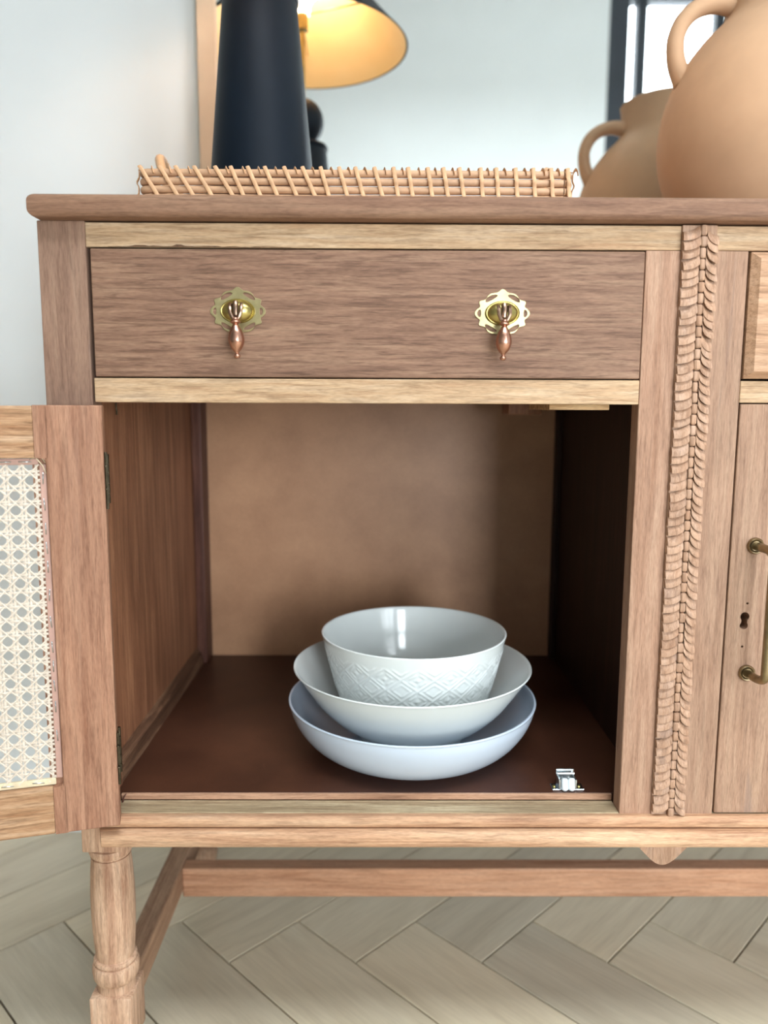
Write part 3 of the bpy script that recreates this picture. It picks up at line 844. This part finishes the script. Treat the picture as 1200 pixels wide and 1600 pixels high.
# embossed bowl: diamond lattice pressed into the outside wall
R_TOP, R_BOT, BH = .0992, .0795, .0690
def emboss(u, v):
    """u around in tiles, v up 0..1 -> relief height 0..1"""
    a = u % 1.0; b_ = v % 1.0
    dx, dy = abs(a - .5) * 2, abs(b_ - .5) * 2
    dmd = dx + dy
    def ridge(x, c, w): return max(0.0, 1 - abs(x - c) / w)
    h = max(ridge(dmd, 1.0, .13), ridge(dmd, .62, .10) * (1 if (dx > .12 and dy > .12) else 0), ridge(dmd, 0.0, .26), ridge(dmd, 1.42, .10))
    return min(1, h * 1.6)
b = bmesh.new()
NU, NV = 504, 64
prof_out = smooth_profile([(.0740, .0), (.0800, .0022), (.0832, .0080), (.0900, .0330), (.0950, .0520), (.0992, .0690)], 12)
def rad(z):
    for (r0, z0), (r1, z1) in zip(prof_out, prof_out[1:]):
        if z0 <= z <= z1: return r0 + (r1 - r0) * (z - z0) / max(1e-9, z1 - z0)
    return prof_out[-1][0]
rings = []
for j in range(NV + 1):
    z = .0005 + (BH - .0005) * j / NV
    row = []
    for i in range(NU):
        t = 2 * PI * i / NU
        r = rad(z)
        v = (z - .0130) / .0230
        if 0 <= v <= 2: r += .0008 * emboss(18 * i / NU, v) * min(1, v * 8, (2 - v) * 8)
        row.append(b.verts.new((r * math.cos(t), r * math.sin(t), z)))
    rings.append(row)
for a_, c_ in zip(rings, rings[1:]):
    for i in range(NU): j = (i + 1) % NU; b.faces.new((a_[i], a_[j], c_[j], c_[i]))
top = rings[-1]
for r, z in [(.0996, .0700), (.0990, .0708), (.0976, .0706)] + smooth_profile([(.0968, .0690), (.0925, .0520), (.0870, .0300), (.0790, .0120), (.0600, .0062), (.0300, .0052)], 4):
    row = [b.verts.new((r * math.cos(2 * PI * i / NU), r * math.sin(2 * PI * i / NU), z)) for i in range(NU)]
    for i in range(NU): j = (i + 1) % NU; b.faces.new((top[i], top[j], row[j], row[i]))
    top = row
c0 = b.verts.new((0, 0, .005))
for i in range(NU): b.faces.new((top[i], top[(i + 1) % NU], c0))
c1 = b.verts.new((0, 0, .0005))
for i in range(NU): b.faces.new((rings[0][(i + 1) % NU], rings[0][i], c1))
eb = obj('embossed_bowl', b, M['ceramic'], None, True)
eb.location = (BX + .0015, BY, .3705); eb.scale = (.970, .970, 1.0)
eb['label'] = 'deep white bowl with embossed diamond pattern on top of the stack'; eb['category'] = 'bowl'; eb['group'] = 'stacked white bowls'

# ------------------------------------------------------------------ rattan tray
TX0, TX1, TY0, TY1, TZ = -.2168, .1752, .070, .380, .8412
tray = thing('rattan_tray', 'low rectangular woven rattan tray under the dark blue lamp', 'tray', ((TX0 + TX1) / 2, (TY0 + TY1) / 2, TZ))
RR = .0034; NR = 6; TP = .0072
def rect_path(x0, x1, y0, y1, z, r=.006):
    pts = []
    for cx, cy, a0 in ((x1 - r, y0 + r, -PI / 2), (x1 - r, y1 - r, 0), (x0 + r, y1 - r, PI / 2), (x0 + r, y0 + r, PI)):
        for i in range(4): t = a0 + i / 3 * PI / 2; pts.append((cx + r * math.cos(t), cy + r * math.sin(t), z))
    pts.append(pts[0]); return pts
rnd = random.Random(11)
for k in range(NR):
    b = bmesh.new(); tube(b, rect_path(TX0 + RR, TX1 - RR, TY0 + RR, TY1 - RR, TZ + RR + k * TP), RR * rnd.uniform(.93, 1.0), 10, up=(0, 0, 1), caps=False)
    obj('rattan_rod', b, M['rattan'], tray, True)
b = bmesh.new()
y = TY0 + .008; 
while y < TY1 - .008:
    tube(b, [(TX0 + .006, y, TZ + .0032), (TX1 - .006, y, TZ + .0032)], .0030, 8); y += .0061
ob_ = obj('woven_base', b, M['rattan'], tray, True); ob_['kind'] = 'stuff'
# lashings: one flat cane strand per wrap, weaving in and out of the rods
def lashing(lean, over):
    b = bmesh.new(); pts = []
    zt_ = NR * TP
    n = NR * 4
    for i in range(n + 1):
        z = zt_ + .0006 - i / n * zt_
        ph = (zt_ - z) / TP
        y_ = -.0012 - .0008 * abs(math.cos(PI * (ph - .5)))
        pts.append((lean * (zt_ - z), y_ + .0010 * math.sin(2 * PI * ph * .5), z))
    pts = [(-.0006, RR * 2 + .0008, zt_ - .003), (-.0003, RR + .0, zt_ + .0012)] + pts
    tube(b, pts, .0018, 8, .30, up=(0, -1, .15))
    return mesh_of(b, M['rattan_light'], 'cane_lashing', True, 80)
LASH = [lashing(q, 0) for q in (.62, .45, .30, .18, .10)]
def cap_wrap():
    b = bmesh.new()
    pts = []
    for i in range(9):
        t = -PI * .15 + i / 8 * PI * 1.15
        pts.append((.0050 * (1 - i / 8), RR - (RR + .0009) * math.cos(PI - t) * -1, RR * 0 + (RR + .0008) * math.sin(t)))
    tube(b, pts, .0015, 8, .4, up=(1, 0, .2))
    return mesh_of(b, M['rattan_light'], 'cane_lashing', True, 80)
CAP = cap_wrap()
x = TX0 + .004; i = 0
while x < TX1 - .004:
    f = (x - TX0) / (TX1 - TX0)
    me = LASH[min(4, int(f * 5.2))]
    l = bpy.data.objects.new('cane_lashing', me); COL.objects.link(l); child(l, tray)
    l.location = (x + rnd.uniform(-.001, .001), TY0, TZ)
    l2 = bpy.data.objects.new('cane_lashing', CAP); COL.objects.link(l2); child(l2, tray)
    l2.location = (x + .0065 + rnd.uniform(-.0012, .0012), TY0, TZ + NR * TP - RR); l2.scale = (1 if f < .5 else .6, 1, 1)
    x += .0162 + rnd.uniform(-.0016, .0014); i += 1
for xs_, rz in ((TX0, -PI / 2), (TX1, PI / 2)):
    y = TY0 + .012
    while y < TY1 - .008:
        l = bpy.data.objects.new('cane_lashing', LASH[3]); COL.objects.link(l); child(l, tray); l.location = (xs_, y, TZ); l.rotation_euler = (0, 0, rz); y += .018
x = TX0 + .010
while x < TX1 - .008:
    l = bpy.data.objects.new('cane_lashing', LASH[3]); COL.objects.link(l); child(l, tray); l.location = (x, TY1, TZ); l.rotation_euler = (0, 0, PI); x += .020
for xs_, hh, dx in ((TX0 + .001, .0610, -.020), (TX1 + .001, .0500, .004)):
    b = bmesh.new(); pts = []; rads = []
    for i in range(49):
        t = PI * i / 48; wob = .0006 * (i % 2)
        pts.append((xs_ + dx * math.sin(t), .225 - .030 * math.cos(t), TZ + .034 + (hh - .0) * math.sin(t) ** .8)); rads.append(.0046 + wob)
    tube(b, pts, rads, 10); obj('tray_handle', b, M['rattan_light'], tray, True)

# ------------------------------------------------------------------ table lamp
LMX, LMY, LMZ = -.1275, .2300, TZ + .0064
lamp = thing('table_lamp', 'tall matt navy blue conical table lamp with black shade standing in the rattan tray', 'lamp', (LMX, LMY, LMZ))
b = bmesh.new()
lathe(b, [(0, 0), (.0595, 0), (.0604, .0015), (.0602, .004), (.0543, .0838), (.0393, .2480), (.0385, .2500), (.0, .2500)], LMX, LMY, LMZ, 72)
obj('lamp_base', b, M['lamp_blue'], lamp, True, 40)
b = bmesh.new()
lathe(b, [(0, .2480), (.0400, .2484), (.0412, .2500), (.0412, .2530), (.0390, .2560)] + [(.0345 * math.cos(t), .2930 + .0375 * math.sin(t)) for t in [-1.15 + i * .17 for i in range(16)]] + [(.004, .3300), (0, .3302)], LMX, LMY, LMZ, 56)
obj('lamp_collar', b, M['lamp_blue'], lamp, True)
b = bmesh.new(); lathe(b, [(0, .3250), (.0042, .3250), (.0042, .435), (.0100, .4355), (.0100, .46), (0, .46)], LMX, LMY, LMZ, 24); obj('lamp_neck', b, M['brass_dark'], lamp, True, 40)
SH0, SH1, SR0, SR1 = .4110, .5400, .1740, .0500
b = bmesh.new(); lathe(b, [(SR0, SH0), (SR1, SH1), (SR1 - .0012, SH1), (SR0 - .0012, SH0), (SR0, SH0)], LMX, LMY, LMZ, 72); obj('lamp_shade', b, M['shade_out'], lamp, True, 40)
b = bmesh.new(); lathe(b, [(SR0 - .0030, SH0 + .0006), (SR1 - .0026, SH1 - .0005), (SR1 - .0036, SH1 - .0005), (SR0 - .0040, SH0 + .0006), (SR0 - .0030, SH0 + .0006)], LMX, LMY, LMZ, 72)
ob_ = obj('shade_lining', b, M['gold'], lamp, True, 40); ob_['label'] = 'gold lining lit by the bulb'
b = bmesh.new()
for a0 in range(3):
    t = a0 * 2 * PI / 3 + .5; tube(b, [(LMX + .014 * math.cos(t), LMY + .014 * math.sin(t), LMZ + .458), (LMX + (SR1 + .080) * math.cos(t), LMY + (SR1 + .080) * math.sin(t), LMZ + .452)], .0013, 6)
obj('shade_ring', b, M['brass_dark'], lamp, True)
def emit(name, c, s):
    m = bpy.data.materials.new(name); m.use_nodes = True; nt = m.node_tree; b = nt.nodes['Principled BSDF']
    b.inputs['Base Color'].default_value = (*c, 1); b.inputs['Emission Color'].default_value = (*c, 1); b.inputs['Emission Strength'].default_value = s
    return m
b = bmesh.new(); lathe(b, smooth_profile([(0, .4600), (.013, .4600), (.014, .472), (.0200, .4850), (.0210, .4930), (.0160, .5030), (0, .5080)], 4), LMX, LMY, LMZ, 24)
obj('light_bulb', b, emit('warm_bulb_glow', (1.0, .74, .42), 6.0), lamp, True)
pl = bpy.data.lights.new('bulb_light', 'POINT'); pl.energy = 1.3; pl.color = (1.0, .70, .52); pl.shadow_soft_size = .034
plo = bpy.data.objects.new('bulb_light', pl); COL.objects.link(plo); plo.location = (LMX, LMY + .0, LMZ + .512)

# ------------------------------------------------------------------ terracotta jug
JX, JY, JZ = .4660, .2740, .8411
jug = thing('terracotta_jug', 'large terracotta jug with loop handles standing on the sideboard in front of the mirror', 'jug', (JX, JY, JZ))
b = bmesh.new()
outp = smooth_profile([(.0680, .0), (.0760, .004), (.0980, .030), (.1190, .062), (.1320, .100), (.1345, .128), (.1310, .158), (.1190, .190), (.0980, .219), (.0800, .2360), (.0725, .2450), (.0700, .2560), (.0690, .272), (.0705, .286)], 5)
inp = smooth_profile([(.0640, .2860), (.0630, .270), (.066, .240), (.090, .215), (.120, .165), (.126, .120), (.110, .060), (.070, .010), (0, .008)], 4)
KR, KZ = 1.050, 1.085
lathe(b, [(r * KR, z * KZ) for r, z in [(0, .003), (.060, .003)] + outp + [(.0715, .2895), (.0690, .2915), (.0660, .2900)] + inp], JX, JY, JZ, 80)
obj('body', b, M['clay'], jug, True, 60)
for s_ in (-1, 1):
    b = bmesh.new()
    pts = [(s_ * .066, .2555), (s_ * .085, .2580), (s_ * .1050, .2530), (s_ * .1190, .2420), (s_ * .1265, .2270), (s_ * .1275, .2120), (s_ * .1240, .1960), (s_ * .1160, .1800)]
    pts = smooth_profile(pts, 4)
    n = len(pts)
    tube(b, [(JX + x * KR, JY, JZ + z * KZ) for x, z in pts], [.0095 + .0022 * abs(2 * i / (n - 1) - 1) ** 3 for i in range(n)], 14, 1.15, up=(0, 1, 0))
    obj('handle', b, M['clay'], jug, True)

# ------------------------------------------------------------------ mirror
MX0, MX1, MZ0, MZ1, MY = -.2470, mx(-.2470), .8700, 1.86, .4700
mir = thing('wall_mirror', 'large pale framed rectangular mirror hanging on the wall behind the sideboard', 'mirror', (XM, .49, MZ0))
FWD = .026
mg = one_box('mirror_glass', M['mirror'], mir, MX0 + FWD - .004, MX1 - FWD + .004, MY, MY + .010, MZ0 + FWD - .004, MZ1 - FWD + .004, 0)
one_box('frame_side', M['mirror_frame'], mir, MX0, MX0 + FWD, MY - .006, MY + .0298, MZ0, MZ1, .002)
one_box('frame_side', M['mirror_frame'], mir, MX1 - FWD, MX1, MY - .006, MY + .0298, MZ0, MZ1, .002)
one_box('frame_rail', M['mirror_frame'], mir, MX0 + FWD, MX1 - FWD, MY - .006, MY + .0298, MZ0, MZ0 + FWD, .002)
one_box('frame_rail', M['mirror_frame'], mir, MX0 + FWD, MX1 - FWD, MY - .006, MY + .0298, MZ1 - FWD, MZ1, .002)
